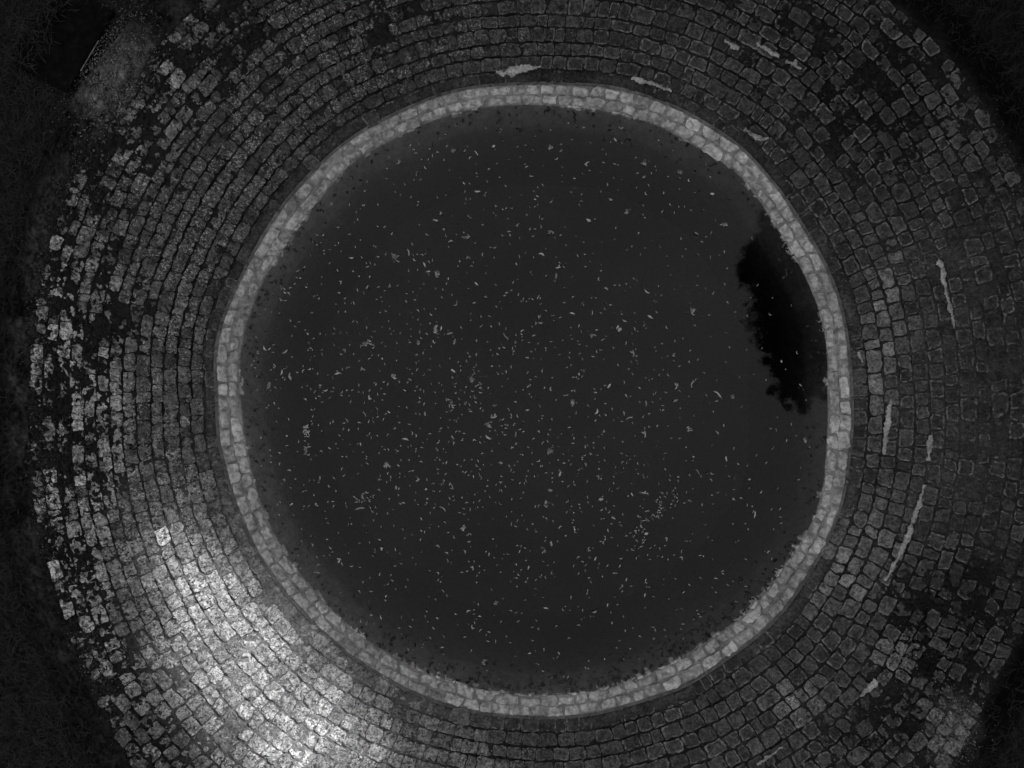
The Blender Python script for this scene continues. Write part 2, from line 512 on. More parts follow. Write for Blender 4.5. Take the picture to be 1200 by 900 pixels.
tone = (0.95 + 0.15 * leftm) * np.where(fz < -0.02, 0.22 + 0.28 * np.clip((np.abs(np.degrees(T3)) - 35) / 45, 0, 1), 1.0) * np.where(fz > 0.96, 0.45, 1.0)
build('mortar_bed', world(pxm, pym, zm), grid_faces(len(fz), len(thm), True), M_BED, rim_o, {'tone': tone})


def rim_course(f0, f1, lo, hi, mode, seed, skip=None, raise_=0.009, tmul=0.84, ragged=1.0):
    r_mean = float(np.mean(RIN(thm) + (ROUT(thm) - RIN(thm)) * (f0 + f1) / 2))
    th, hl = lay(r_mean, lo, hi, mode)
    th = (th + math.pi) % TAU - math.pi
    if skip is not None:
        k = skip(th); th, hl = th[k], hl[k]
    wd = ROUT(th) - RIN(th)
    F0 = f0 + 0.03 * rng.normal(0, 1, len(th)); F1 = f1 + 0.02 * rng.normal(0, 1, len(th))
    s0 = wd * (F0 + F1) / 2; hb = wd * (F1 - F0) / 2
    rw = float(np.mean(wd))
    zf = lambda s: z_rimf(s / rw)
    V, F, cx, cy = stones(th, s0, hl - rng.uniform(0.9, 1.7, len(th)), hb, zf, RIN, np.full(len(th), 0.9), np.full(len(th), 0.008),
                          np.full(len(th), raise_) + rng.normal(0, 0.003, len(th)), seed, crown=0.007, ragged=np.full(len(th), ragged))
    tone = np.clip(rng.normal(0.98, 0.15, len(th)), 0.6, 1.3) * tmul
    return V, F, per_vert(tone)


V, F, t_ = rim_course(0.54, 0.95, 14, 30, 21, 130, ragged=1.0)
build('stone_course', V, F, M_RIM, rim_o, {'tone': t_})
V, F, t_ = rim_course(0.05, 0.46, 14, 30, 21, 140, ragged=1.35)
V2, F2, t2 = rim_course(-0.17, 0.04, 9, 24, 15, 150, ragged=2.2, tmul=0.95, raise_=0.002,
                        skip=lambda th: (rng.random(len(th)) < np.where((np.degrees(th) > 25) & (np.degrees(th) < 120), 0.9, 0.45)))
build('stone_course', np.concatenate([V, V2]), np.concatenate([F, F2 + len(V)]), M_RIM, rim_o, {'tone': np.concatenate([t_, t2])})
V, F, t_ = rim_course(-0.95, -0.25, 14, 30, 21, 160, raise_=-0.006, tmul=1.0)
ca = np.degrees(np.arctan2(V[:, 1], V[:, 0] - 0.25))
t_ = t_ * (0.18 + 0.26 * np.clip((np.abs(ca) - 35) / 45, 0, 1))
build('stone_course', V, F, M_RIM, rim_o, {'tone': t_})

# ------------------------------------------------------------------ pond bed and water
thb = np.linspace(-math.pi, math.pi, 180, endpoint=False)
fr_ = np.array([1.0, 0.8, 0.5, 0.2, 0.02])[:, None]
rb = (RIN(thb)[None] - 92) * fr_
pb, qb = from_polar(np.broadcast_to(thb, rb.shape), rb)
zb = -1.10 + 0.06 * fbm(pb / 60, qb / 60, 77, 2)
zb[0] = -1.02
Vb = np.concatenate([world(pb, qb, zb).reshape(-1, 3), world(np.array([CX]), np.array([CY]), np.array([-1.1]))])
nb = 4 * 180
Fb = [grid_faces(5, 180, True), np.stack([nb + np.arange(180), nb + (np.arange(180) + 1) % 180, np.full(180, 5 * 180)], -1)]
build('pond_bed', Vb, Fb, M_MUD)
tag(bpy.data.objects['pond_bed'], 'dark muddy bed under the pond water', 'pond bed', kind='structure')

NW = 240
thw = np.linspace(-math.pi, math.pi, NW, endpoint=False)
pw, qw = from_polar(thw, RIN(thw) + 10)
top = world(pw, qw, np.zeros(NW)); bot = world(pw, qw, np.zeros(NW)); bot[:, 2] = -1.5
a = np.arange(NW); a2 = (a + 1) % NW
Fw = [a[::-1][None, :], (a + NW)[None, :], np.stack([a, a2, a2 + NW, a + NW], -1)]
build('pond_water', np.concatenate([top, bot]), Fw, M_WATER, smooth=False)
tag(bpy.data.objects['pond_water'], 'still dark water filling the round pond', 'pond water', kind='structure')

# ------------------------------------------------------------------ floating leaves


def curl(length, width, bend, cup, n=7, seed=0):
    """a curled narrow leaf: a bent, cupped blade with two faces, lying along x"""
    t = np.linspace(-1, 1, n)
    wv = width * np.sqrt(np.clip(1 - np.abs(t) ** 2.4, 0.02, 1)) * (1 + 0.18 * np.sin(t * 5 + seed))
    x = length / 2 * t; y = bend * (t ** 2 - 0.4) + 0.12 * width * np.sin(3 * t + seed)
    zc = 0.004 + 0.006 * np.abs(t) ** 2
    ang = np.gradient(y, x); nx, ny = -ang / np.hypot(1, ang), 1 / np.hypot(1, ang)
    rows = []
    for side, zz in ((-0.5, cup), (0, 0.0), (0.5, cup)):
        rows.append(np.stack([x + nx * wv * side, y + ny * wv * side, zc + zz], -1))
    up = np.stack(rows, 1).reshape(-1, 3); dn = up - (0, 0, 0.0025)
    f = grid_faces(n, 3)
    V = np.concatenate([up, dn])
    m = n * 3
    F = np.concatenate([f, f[:, ::-1] + m])
    side = []
    for i in range(n - 1):
        side.append([i * 3, (i + 1) * 3, (i + 1) * 3 + m, i * 3 + m]); side.append([i * 3 + 2, i * 3 + 2 + m, (i + 1) * 3 + 2 + m, (i + 1) * 3 + 2])
    side += [[0, m, 1 + m, 1], [1, 1 + m, 2 + m, 2]]
    e = (n - 1) * 3
    side += [[e, e + 1, e + 1 + m, e + m], [e + 1, e + 2, e + 2 + m, e + 1 + m]]
    return V, np.concatenate([F, np.array(side)])


def place(V, x, y, a, z=0.0, s=1.0):
    c, sn = math.cos(a), math.sin(a)
    return np.stack([x + s * (V[:, 0] * c - V[:, 1] * sn), y + s * (V[:, 0] * sn + V[:, 1] * c), z + s * V[:, 2]], -1)


def merge(parts):
    Vs, Fs, n = [], [], 0
    for V, F in parts:
        Vs.append(V); Fs.append(F + n); n += len(V)
    return np.concatenate(Vs), np.concatenate(Fs)


def in_pond(px, py, m):
    th = np.arctan2(py - CY, px - CX)
    return np.hypot(px - CX, py - CY) < RIN(th) - m


def pond_spot(margin=18):
    while True:
        u = random.random()
        if u < 0.22: x, y = random.gauss(560, 140), random.gauss(430, 125)
        elif u < 0.33: x, y = random.gauss(440, 95), random.gauss(510, 110)
        elif u < 0.45: x, y = random.gauss(690, 90), random.gauss(590, 100)
        else:
            x, y = random.uniform(290, 960), random.uniform(135, 800)
        if x > 860 and 230 < y < 480 and random.random() < 0.75: continue
        if in_pond(x, y, margin): return x, y


def wxy(px, py):
    return (px - 600) / 100, (450 - py) / 100


KINDS = [('straight', 'short straight pale leaf fragment floating flat on the dark water', 0.046, 0.014, 0.000, 0.003),
         ('bent', 'pale bent leaf fragment floating on the dark water like a shallow curve', 0.056, 0.013, 0.009, 0.004),
         ('hook', 'pale leaf fragment curled into a tight hook on the dark water', 0.050, 0.013, 0.017, 0.004),
         ('broad', 'small broad pale leaf cupped on the dark water', 0.040, 0.022, 0.003, 0.006),
         ('long', 'long thin pale leaf strip floating on the dark water', 0.082, 0.012, 0.008, 0.003),
         ('fork', 'forked pale leaf fragment with two arms on the dark water', 0.058, 0.012, 0.005, 0.003)]
proto = []
for i, (nm, lab, L, W, B, C) in enumerate(KINDS):
    if nm == 'fork':
        V1, F1 = curl(L, W, B, C, seed=i)
        V2, F2 = curl(L * 0.6, W, B * 0.5, C, seed=i + 3)
        V, F = merge([(V1, F1), (place(V2, L * 0.18, L * 0.20, 1.15, 0.003), F2)])
    else:
        V, F = curl(L, W, B, C, seed=i)
    o = build('floating_leaf', V, F, M_LEAF)
    tag(o, lab, 'leaf', 'pale leaf fragments floating on the pond, ' + nm + ' ones')
    proto.append(o)
used = [False] * len(proto)
NLEAF = 232
for i in range(NLEAF):
    k = random.choices(range(6), (5, 4, 2.2, 3, 1.8, 2.2))[0]
    if not used[k]:
        o = proto[k]; used[k] = True
    else:
        o = proto[k].copy(); COL.objects.link(o)
    px, py = pond_spot(24)
    x, y = wxy(px, py)
    o.location = (x, y, 0.001); o.rotation_euler = (0, 0, random.uniform(0, TAU))
    s = random.choice((0.65, 0.8, 0.95, 1.1, 1.25, 1.5)); o.scale = (s, s, s)

CLUMPS = [(462, 440, 5.5, 22, 'bright compact clump of curled leaves left of the pond middle'),
          (510, 388, 7, 22, 'pale star-shaped leaf clump floating above the bright compact clump'),
          (490, 402, 6, 18, 'loose pale ring of leaf bits beside the star-shaped clump'),
          (316, 453, 6.5, 26, 'round feathery pale clump floating by itself near the left rim'),
          (430, 402, 9, 20, 'dim scattered leaf raft left of the loose pale ring'),
          (573, 497, 5, 16, 'dense little pale leaf clump just left below the pond middle'),
          (671, 469, 6.5, 22, 'pale mossy blob of leaves right of the pond middle'),
          (553, 445, 7, 18, 'dim leaf raft at the right end of the floating straw'),
          (530, 474, 7, 15, 'loose leaf clump below the floating straw'),
          (454, 542, 8, 18, 'wide pale leaf raft below left of the pond middle'),
          (429, 586, 10, 24, 'long ragged leaf raft in the lower left of the pond'),
          (360, 532, 7, 17, 'elongated pale clump strung out near the lower left rim'),
          (356, 502, 8, 16, 'arc of pale leaf pieces right of the left rim'),
          (645, 528, 7, 18, 'branching pale clump under the pond middle'),
          (766, 594, 12, 26, 'crescent-shaped pale leaf raft in the lower right of the pond'),
          (744, 612, 7, 16, 'pale leaf clump at the lower end of the crescent raft'),
          (785, 581, 6, 14, 'short pale clump above right of the crescent raft'),
          (806, 504, 5, 15, 'bright pale knot of leaves in the right half of the pond'),
          (859, 465, 6, 12, 'pale clump left of the dark tree reflection'),
          (941, 514, 6, 12, 'small pale sprig close to the right rim'),
          (735, 248, 4, 14, 'tight pale clump alone in the upper right of the pond'),
          (754, 191, 5, 12, 'loose pale clump nearest the upper right rim'),
          (797, 202, 5, 12, 'small pale clump below the upper right rim'),
          (645, 172, 7, 14, 'upright pale leaf streak near the top rim'),
          (531, 178, 6, 14, 'pale loop of leaf bits near the upper rim, left of centre'),
          (464, 304, 8, 16, 'dim leaf raft in the upper left of the pond'),
          (549, 277, 7, 15, 'pale branching clump above the pond middle'),
          (513, 318, 6, 14, 'curved row of pale leaves above the star-shaped clump'),
          (583, 706, 5, 12, 'pale clump alone near the bottom of the pond'),
          (567, 776, 7, 14, 'dim pale clump just above the bottom rim'),
          (541, 620, 6, 13, 'bright pale pair of curled leaves below the pond middle'),
          (748, 629, 5, 12, 'compact pale clump under the crescent raft'),
          (812, 362, 9, 16, 'dim loose raft left of the top of the tree reflection'),
          (850, 262, 6, 12, 'angular pale clump above the tree reflection')]
for (px, py, r, n, lab) in CLUMPS:
    parts = []
    crescent = 'crescent' in lab; longish = ('long' in lab) or ('row' in lab) or ('arc' in lab); ringy = 'loose pale ring' in lab
    x = y = 0.0; hd = random.uniform(0, TAU); step = 0.0075 * (r / 7) * (1.5 if longish else 1.0)
    for j in range(n):
        hd += random.gauss(0, 0.5 if longish else 1.1)
        x += step * math.cos(hd); y += step * math.sin(hd)
        if crescent:
            a = -0.6 + 2.6 * j / n; rr_ = random.gauss(0.15, 0.015); x, y = rr_ * math.cos(a - 1.2) - 0.08, rr_ * math.sin(a - 1.2)
        elif j % 9 == 8:
            x *= 0.3; y *= 0.3
        L = random.uniform(0.018, 0.046)
        V, F = curl(L, random.uniform(0.007, 0.011), random.uniform(0, 0.014), 0.002, n=5, seed=j)
        parts.append((place(V, x + random.gauss(0, 0.008), y + random.gauss(0, 0.008), hd + random.gauss(0, 0.7), random.uniform(0, 0.006)), F))
    V, F = merge(parts)
    o = build('leaf_clump', V, F, M_LEAF if ('bright' in lab or 'pale star' in lab) else M_FRAG)
    x, y = wxy(px, py); o.location = (x, y, 0.001)
    tag(o, lab, 'leaf clump', 'pale leaf clumps floating on the pond')

# the smaller specks
parts = []
for i in range(1800):
    px, py = pond_spot(12); x, y = wxy(px, py)
    V, F = curl(random.uniform(0.012, 0.048), random.uniform(0.006, 0.012), random.uniform(0, 0.014), 0.002, n=5, seed=i)
    parts.append((place(V, x, y, random.uniform(0, TAU), 0.001), F))
V, F = merge(parts)
tag(build('leaf_specks', V, F, M_FRAG), 'countless tiny pale leaf specks drifting on the dark water', 'leaf specks', kind='stuff')
# dark rotten leaves gathered along the water's edge
parts = []
ED = [(24, 30, 3), (48, 16, 4), (62, 14, 3), (75, 14, 3), (90, 16, 2.5), (105, 12, 2), (-92, 10, 2), (-62, 16, 2), (180, 26, 3), (-150, 18, 2.6), (130, 20, 1.6)]
for i in range(560):
    d, sp, w_ = random.choices(ED, [e[2] for e in ED])[0]
    t = math.radians(random.gauss(d, sp)); depth = abs(random.gauss(0, 13)) + 3
    px, py = from_polar(t, float(RIN(t)) - depth); x, y = wxy(px, py)
    V, F = curl(random.uniform(0.02, 0.06), random.uniform(0.014, 0.03), random.uniform(0, 0.02), 0.003, n=4, seed=i)
    parts.append((place(V, x, y, random.uniform(0, TAU), 0.001), F))
V, F = merge(parts)
tag(build('dark_leaf_litter', V, F, M_DARKLEAF), 'dark rotting leaf litter gathered along the water edge', 'leaf litter', kind='stuff')
# one long straw
V, F = curl(0.50, 0.0035, 0.006, 0.001, n=9)
o = build('floating_straw', V, F, M_STRAW); x, y = wxy(553, 441); o.location = (x, y, 0.003); o.rotation_euler = (0, 0, -0.01)
tag(o, 'long thin straight straw floating level near the pond middle', 'straw')

# ------------------------------------------------------------------ pale mortar smears along the joints
SMEARS = [([(581, 84), (590, 86), (604, 83), (619, 80), (634, 78)], [3, 9.5, 8, 7, 2], 'broad pale mortar smear on dark cobbles above the rim, topmost of all'),
          ([(740, 91), (752, 95), (770, 100), (787, 107)], [4, 6, 5, 3], 'dull ragged mortar smear close above the rim, right of the broad one'),
          ([(849, 47), (857, 52), (866, 57)], [2, 5, 6], 'short stubby mortar smear left of two longer ones at upper right'),
          ([(886, 51), (898, 58), (905, 63), (913, 66)], [3, 5, 5, 3], 'slanting mortar smear between the stubby one and the forked one'),
          ([(921, 71), (930, 75), (934, 70), (931, 76), (939, 81)], [3, 5, 3, 5, 3], 'small forked mortar smear at upper right'),
          ([(873, 150), (880, 157), (892, 163), (901, 162)], [3, 6, 6, 3], 'hooked mortar smear just outside the rim at upper right'),
          ([(1101, 303), (1105, 320), (1109, 343), (1115, 365), (1118, 385)], [6, 5.5, 5, 5, 2], 'long upright mortar smear far out on the right paving'),
          ([(1044, 468), (1041, 490), (1038, 510), (1036, 533)], [3, 7, 6, 4], 'ragged upright mortar smear nearest the rim on the right'),
          ([(1091, 510), (1089, 525), (1087, 540)], [5, 6, 5], 'short upright mortar smear just above the longest curved one'),
          ([(1083, 568), (1077, 590), (1070, 612), (1062, 635), (1050, 658), (1037, 681)], [3, 5, 5, 6, 6, 3], 'longest mortar smear, curving down along a joint on the right'),
          ([(1027, 797), (1018, 806), (1009, 817)], [6, 8, 3], 'stout pale mortar smear in the dark cobbles at lower right'),
          ([(917, 875), (902, 886), (887, 896)], [3, 5, 4], 'slanting mortar smear at the bottom edge of the paving'),
          ([(149, 634), (152, 643), (156, 652)], [3, 5, 3], 'outer of two tiny mortar smears on the left paving'),
          ([(180, 668), (184, 676), (188, 684)], [3, 5, 3], 'inner of two tiny mortar smears on the left paving'),
          ([(1005, 413), (1008, 419), (1011, 425)], [3, 4, 2], 'tiny mortar smear beside the rim at right')]
for pts, ws, lab in SMEARS:
    p = np.array(pts, float); d = np.concatenate([[0], np.cumsum(np.hypot(*np.diff(p, axis=0).T))])
    n = max(10, int(d[-1] / 0.8)); tt = np.linspace(0, d[-1], n)
    X = np.interp(tt, d, p[:, 0]); Y = np.interp(tt, d, p[:, 1]); W = np.interp(tt, d, ws)
    tx, ty = np.gradient(X), np.gradient(Y); l = np.hypot(tx, ty) + 1e-6; nx, ny = -ty / l, tx / l
    wig = 0.8 * vn(tt / 12, tt * 0 + d[-1] * 3, 9); X = X + nx * wig; Y = Y + ny * wig
    cr = np.array([-0.55, -0.5, -0.25, 0, 0.25, 0.5, 0.55]); zz = np.array([-0.05, 0.0, 0.006, 0.009, 0.006, 0.0, -0.05])
    rag = 1.5 * fbm(tt / 4.5, tt * 0 + d[-1], 5, 2)[:, None] * np.sign(cr)[None, :] + 1.3 * vn(tt[:, None] / 1.5, np.sign(cr)[None, :] * 7 + 0 * tt[:, None] + d[-1], 6)
    off = cr[None, :] * np.maximum(W[:, None] * (0.9 + 0.55 * vn(tt / 6, tt * 0 + d[-1], 12))[:, None] + 1.5 * rag, 0.6)
    px = X[:, None] + nx[:, None] * off; py = Y[:, None] + ny[:, None] * off
    th = np.arctan2(py - CY, px - CX); s = np.hypot(px - CX, py - CY) - ROUT(th)
    z = z_bank(s) + 0.012 + zz[None, :] + 0.002 * vn(px / 3, py / 3, 3)
    o = build('mortar_smear', world(px, py, z), grid_faces(n, 7), M_MORTAR)
    tag(o, lab, 'mortar smear', 'pale mortar smears along the cobble joints')

# ------------------------------------------------------------------ gritty bare patches


def grit(spots):
    parts = []
    base = np.array([(1, 0, 0), (0, 1, 0), (-1, 0, 0), (0, -1, 0), (0, 0, 0.7), (0, 0, -0.7)], float)
    bf = np.array([(0, 1, 4), (1, 2, 4), (2, 3, 4), (3, 0, 4), (1, 0, 5), (2, 1, 5), (3, 2, 5), (0, 3, 5)])
    tones = []
    for (cx, cy, rx, ry, rot, n, tn) in spots:
        for _ in range(n):
            u, v = random.gauss(0, 0.5), random.gauss(0, 0.5); a = math.radians(rot)
            px = cx + u * rx * math.cos(a) - v * ry * math.sin(a); py = cy + u * rx * math.sin(a) + v * ry * math.cos(a)
            z = float(ground_z(np.array(px), np.array(py))) + 0.026
            w_ = world(np.array(px), np.array(py), z)
            s = random.uniform(0.003, 0.0095)
            V = base * (s * random.uniform(0.7, 1.3), s * random.uniform(0.7, 1.3), s) + rng.normal(0, s * 0.15, (6, 3))
            parts.append((place(V, w_[0], w_[1], random.uniform(0, TAU), z), bf)); tones += [tn * random.uniform(0.4, 1.5)] * 6
    V, F = merge(parts)
    return V, F, np.array(tones)


V, F, tn = grit([(127, 88, 38, 68, 25, 3000, 0.34), (150, 35, 30, 60, 20, 500, 0.2), (45, 340, 22, 110, 5, 700, 0.16),
                 (50, 560, 20, 120, -5, 700, 0.16), (80, 210, 18, 80, 25, 350, 0.16), (110, 770, 20, 90, -18, 450, 0.16),
                 (1118, 855, 30, 40, 0, 700, 0.32), (1180, 200, 22, 90, -20, 300, 0.2), (1052, 770, 16, 16, 0, 160, 0.4)])
tag(build('gravel', V, F, M_GRAVEL, None, {'tone': tn}, smooth=False), 'pale loose grit scattered on the bare soil round the paving', 'gravel', kind='stuff')

# ------------------------------------------------------------------ dark slab in the corner
e1 = np.array([30, 16.]) / 34; e2 = np.array([-54, 92.]) / 106.7
c0 = np.array([134, 14.])
slab = tag(empty('dark_slab'), 'black straight-edged slab lying in the grass beside the pale grit', 'slab')
zt = float(ground_z(np.array(105.), np.array(60.)))


def boxy(corners, z0, z1, bev=0.012):
    c = np.array(corners); m = c.mean(0)
    V = []
    for z, inset in ((z0, 0), (z1 - bev, 0), (z1, bev)):
        for p in c:
            w_ = world(p[0], p[1], z); mm = world(m[0], m[1], z)
            d = mm - w_; d = d / np.linalg.norm(d); V.append(w_ + d * inset * 1.4)
    F = [np.array([[8, 9, 10, 11]]), np.array([[i + 4 * k, (i + 1) % 4 + 4 * k, (i + 1) % 4 + 4 * k + 4, i + 4 * k + 4] for k in (0, 1) for i in range(4)])]
    return np.array(V), F


V, F = boxy([c0, c0 + e2 * 110, c0 + e2 * 110 - e1 * 78, c0 - e1 * 78], zt - 0.05, zt + 0.07)
build('slab_top', V, F, M_SLAB, slab, smooth=False)
a = c0 + e2 * 38 + e1 * 0.2
V, F = boxy([a + e1 * 1.6, a + e2 * 42 + e1 * 1.2, a + e2 * 42, a], zt - 0.05, zt + 0.06, 0.003)
build('edge_strip', V, F, M_TRIM, slab, smooth=False)

# ------------------------------------------------------------------ grass
NB = 62000
px = rng.uniform(-190, 1390, NB * 4); py = rng.uniform(-170, 1070, NB * 4)
th = np.arctan2(py - CY, px - CX); r = np.hypot(px - CX, py - CY)
out = r - REND(th)
keep = out > 10 + 18 * fbm(px / 30, py / 30, 21, 2)
gr_ = ell(px, py, 122, 85, 26, 55, 25)
keep &= rng.random(len(px)) > gr_ * 0.95
du = (px - c0[0]) * e1[0] + (py - c0[1]) * e1[1]; dv = (px - c0[0]) * e2[0] + (py - c0[1]) * e2[1]
keep &= ~((du < 3) & (du > -40 - 40 * rng.random(len(px))) & (dv > -2) & (dv < 112))
bare = np.clip(1 - (out - 10) / 50, 0, 1)
keep &= rng.random(len(px)) > bare * 0.7
# tufts inside the overgrown left side
inn = (out < 0) & (r > ROUT(th) + 60) & (rng.random(len(px)) < 0.75 * np.clip(overgrown(px, py, th, np.clip(r - ROUT(th), 0, None)) - 0.55, 0, 1) * 2)
idx = np.concatenate([np.where(keep)[0][:NB], np.where(inn)[0]])
px, py = px[idx], py[idx]
small = np.concatenate([np.ones(min(NB, keep.sum())), np.full(inn.sum(), 0.5)])
n = len(px)
z0 = ground_z(px, py)
du = (px - c0[0]) * e1[0] + (py - c0[1]) * e1[1]; dv = (px - c0[0]) * e2[0] + (py - c0[1]) * e2[1]
z0 = z0 + 0.08 * ((du < 0) & (du > -78) & (dv > 0) & (dv < 110))
b0 = world(px, py, z0)
ang = rng.uniform(0, TAU, n) + 1.2 * fbm(px / 60, py / 60, 51, 2); L = rng.uniform(0.08, 0.24, n) * small; wd = rng.uniform(0.0022, 0.0045, n)
rise = rng.uniform(0.25, 0.9, n)
d = np.stack([np.cos(ang), np.sin(ang), 0 * ang], -1); sd = np.stack([-np.sin(ang), np.cos(ang), 0 * ang], -1)
P0 = b0; P1 = b0 + d * (L * 0.45)[:, None] + np.array([0, 0, 1]) * (L * 0.45 * rise)[:, None]
sw = rng.normal(0, 0.25, n)[:, None]
P2 = P1 + (d + sd * sw) * (L * 0.5)[:, None] + np.array([0, 0, 1]) * (L * 0.15 * rise)[:, None]
V = np.stack([P0 - sd * wd[:, None], P0 + sd * wd[:, None], P1 + sd * wd[:, None], P1 - sd * wd[:, None], P2], 1).reshape(-1, 3)
o5 = (np.arange(n) * 5)[:, None]
tag(build('grass', V, [np.array([[0, 1, 2, 3]]) + o5, np.array([[3, 2, 4]]) + o5], M_GRASS, smooth=False),
    'short dark grass on the lawn and in the overgrown paving', 'grass', kind='stuff')

# small weeds and moss cushions in the overgrown cobbles
m0 = 150000
px = rng.uniform(20, 1200, m0); py = rng.uniform(0, 900, m0)
th = np.arctan2(py - CY, px - CX); sr = np.hypot(px - CX, py - CY) - ROUT(th)
og = overgrown(px, py, th, np.clip(sr, 0, None))
cl_ = fbm(px / 13, py / 13, 61, 3, 0.6)
kp = (sr > 14) & (sr < REND(th) - ROUT(th) + 10) & (rng.random(m0) < np.clip(og - 0.3, 0, 1) * 1.3 * np.clip(cl_ * 3.2 + 0.1, 0, 1))
px, py, sr, cl_ = px[kp], py[kp], sr[kp], cl_[kp]
n = len(px)
c = world(px, py, z_bank(sr) + 0.006 + 0.02 * np.clip(cl_, 0, 1) * rng.random(n))
ax = rng.normal(0, 1, (n, 3)); ax[:, 2] *= 0.45; ax /= np.linalg.norm(ax, axis=1)[:, None]
bx = np.cross(ax, rng.normal(0, 0.5, (n, 3)) + (0, 0, 1)); bx /= np.linalg.norm(bx, axis=1)[:, None]
sz = rng.uniform(0.004, 0.013, n)[:, None]
V = np.stack([c - ax * sz, c + bx * sz * 0.45, c + ax * sz, c - bx * sz * 0.45], 1).reshape(-1, 3)
bright = np.maximum.reduce([ell(px, py, 1090, 800, 90, 90), ell(px, py, 990, 860, 60, 40)])
M_WEED = pale_mat('weed_leaf', 0.02, 0.09, 7, 0.001, False, 'tone')
tag(build('weeds', V, np.arange(n * 4).reshape(-1, 4), M_WEED, None, {'tone': np.repeat(rng.uniform(0.3, 1.3, n) * (0.7 + 1.8 * bright), 4)}, smooth=False),
    'tiny weeds and moss growing over the sunken cobbles', 'weeds', kind='stuff')

# ------------------------------------------------------------------ trees beyond the frame: one mirrored in the pond, others added to shade it


def tube(pts, radii, k=8):
    pts = np.array(pts, float); V = []
    for i, p in enumerate(pts):
        t = pts[min(i + 1, len(pts) - 1)] - pts[max(i - 1, 0)]; t /= np.linalg.norm(t)
        u = np.cross(t, (0.3, 0.9, 0.2)); u /= np.linalg.norm(u); v = np.cross(t, u)
        for j in range(k):
            a = TAU * j / k; V.append(p + radii[i] * (u * math.cos(a) + v * math.sin(a)))
    return np.array(V), grid_faces(len(pts), k, True)


def tree(loc, lobes, leaf, n, label, name='leafy_tree', group=None, gap=None):
    """lobes: (x, y, z, rx, ry, rz) in metres about the trunk foot"""
    root = empty(name, loc); tag(root, label, 'tree', group)
    top = max(l[2] for l in lobes)
    parts = [tube([(0, 0, -0.1), (0.05, 0.02, top * 0.3), (-0.05, 0.05, top * 0.65), (0, 0, top)], [0.28, 0.22, 0.15, 0.05])]
    for (x, y, z, rx, ry, rz) in lobes:
        parts.append(tube([(0, 0, z * 0.55), (x * 0.5, y * 0.5, z * 0.8), (x, y, z)], [0.12, 0.08, 0.03], 6))
    V, F = merge(parts); build('trunk', V, F, M_BARK, root)
    vol = np.array([l[3] * l[4] * l[5] for l in lobes]); cnt = (n * vol / vol.sum()).astype(int)
    Cs = []
    for (x, y, z, rx, ry, rz), c in zip(lobes, cnt):
        m = max(6, c // 26)
        g = rng.normal(0, 1, (m, 3)); g /= np.linalg.norm(g, axis=1)[:, None]
        g *= (rng.random(m) ** 0.45)[:, None]
        cc = g * (rx, ry, rz) + (x, y, z)
        Cs.append(np.repeat(cc, 26, 0) + rng.normal(0, 0.2 * (rx + ry) / 4, (m * 26, 3)))
    Cn = np.concatenate(Cs)
    if gap is not None:
        Cn = Cn[rng.random(len(Cn)) >= gap(Cn + np.array(loc))]
    m = len(Cn)
    ax = rng.normal(0, 1, (m, 3)); ax /= np.linalg.norm(ax, axis=1)[:, None]
    bx = np.cross(ax, rng.normal(0, 1, (m, 3))); bx /= np.linalg.norm(bx, axis=1)[:, None]
    s = leaf * rng.uniform(0.7, 1.3, m)[:, None]
    V = np.stack([Cn - ax * s, Cn + bx * s * 0.5, Cn + ax * s, Cn - bx * s * 0.5], 1).reshape(-1, 3)
    build('crown', V, np.arange(m * 4).reshape(-1, 4), M_FOLIAGE, root, smooth=False)
    return root


gz = mean
# the tree whose dark crown is mirrored in the right side of the pond
tree((9.05, 1.75, gz), [(-2.5, 1.1, 8.1, 0.9, 1.0, 1.0), (-2.05, -0.1, 8.2, 1.05, 1.2, 1.2), (-2.1, -1.2, 8.0, 0.8, 0.8, 0.9), (-2.3, 2.0, 8.0, 0.7, 0.8, 0.9),
                      (-2.25, -2.0, 8.1, 0.5, 0.45, 0.55), (-0.4, 1.8, 7.4, 1.4, 1.4, 1.6), (0.3, 0.2, 9.0, 1.7, 2.0, 1.8), (0.6, -1.6, 7.6, 1.6, 1.4, 1.6),
                      (-3.15, 1.15, 8.4, 0.35, 0.4, 0.4), (-2.3, 2.8, 8.0, 0.6, 0.7, 0.7), (-1.3, 2.3, 7.4, 1.0, 0.9, 1.2), (-1.3, 0.6, 7.0, 1.0, 1.6, 1.2),
                      (-1.4, -1.6, 8.0, 0.6, 0.5, 0.6)],
     0.08, 95000, 'dark leafy tree mirrored in the right side of the pond')

SUN_EL, SUN_AZ = 30.0, 44.0       # azimuth from +Y towards +X
sdir = np.array([math.sin(math.radians(SUN_AZ)), math.cos(math.radians(SUN_AZ))]); side = np.array([sdir[1], -sdir[0]])
LINE = 12.6


def shade_tree(off, lobes, label, n=9000, dist=LINE):
    p = sdir * dist + side * off
    L2 = []
    for (a, b, z, ra, rb, rz) in lobes:      # a along side, b along the sun direction
        q_ = side * a + sdir * b; L2.append((q_[0], q_[1], z, ra, ra if rb is None else rb, rz))
    tree((p[0], p[1], gz), L2, 0.2, n, label, group='unseen trees added to shade the pond from the upper right', gap=beam)


# added foliage is cut away to shape one sun beam onto the lower left paving
TEL = math.tan(math.radians(SUN_EL))


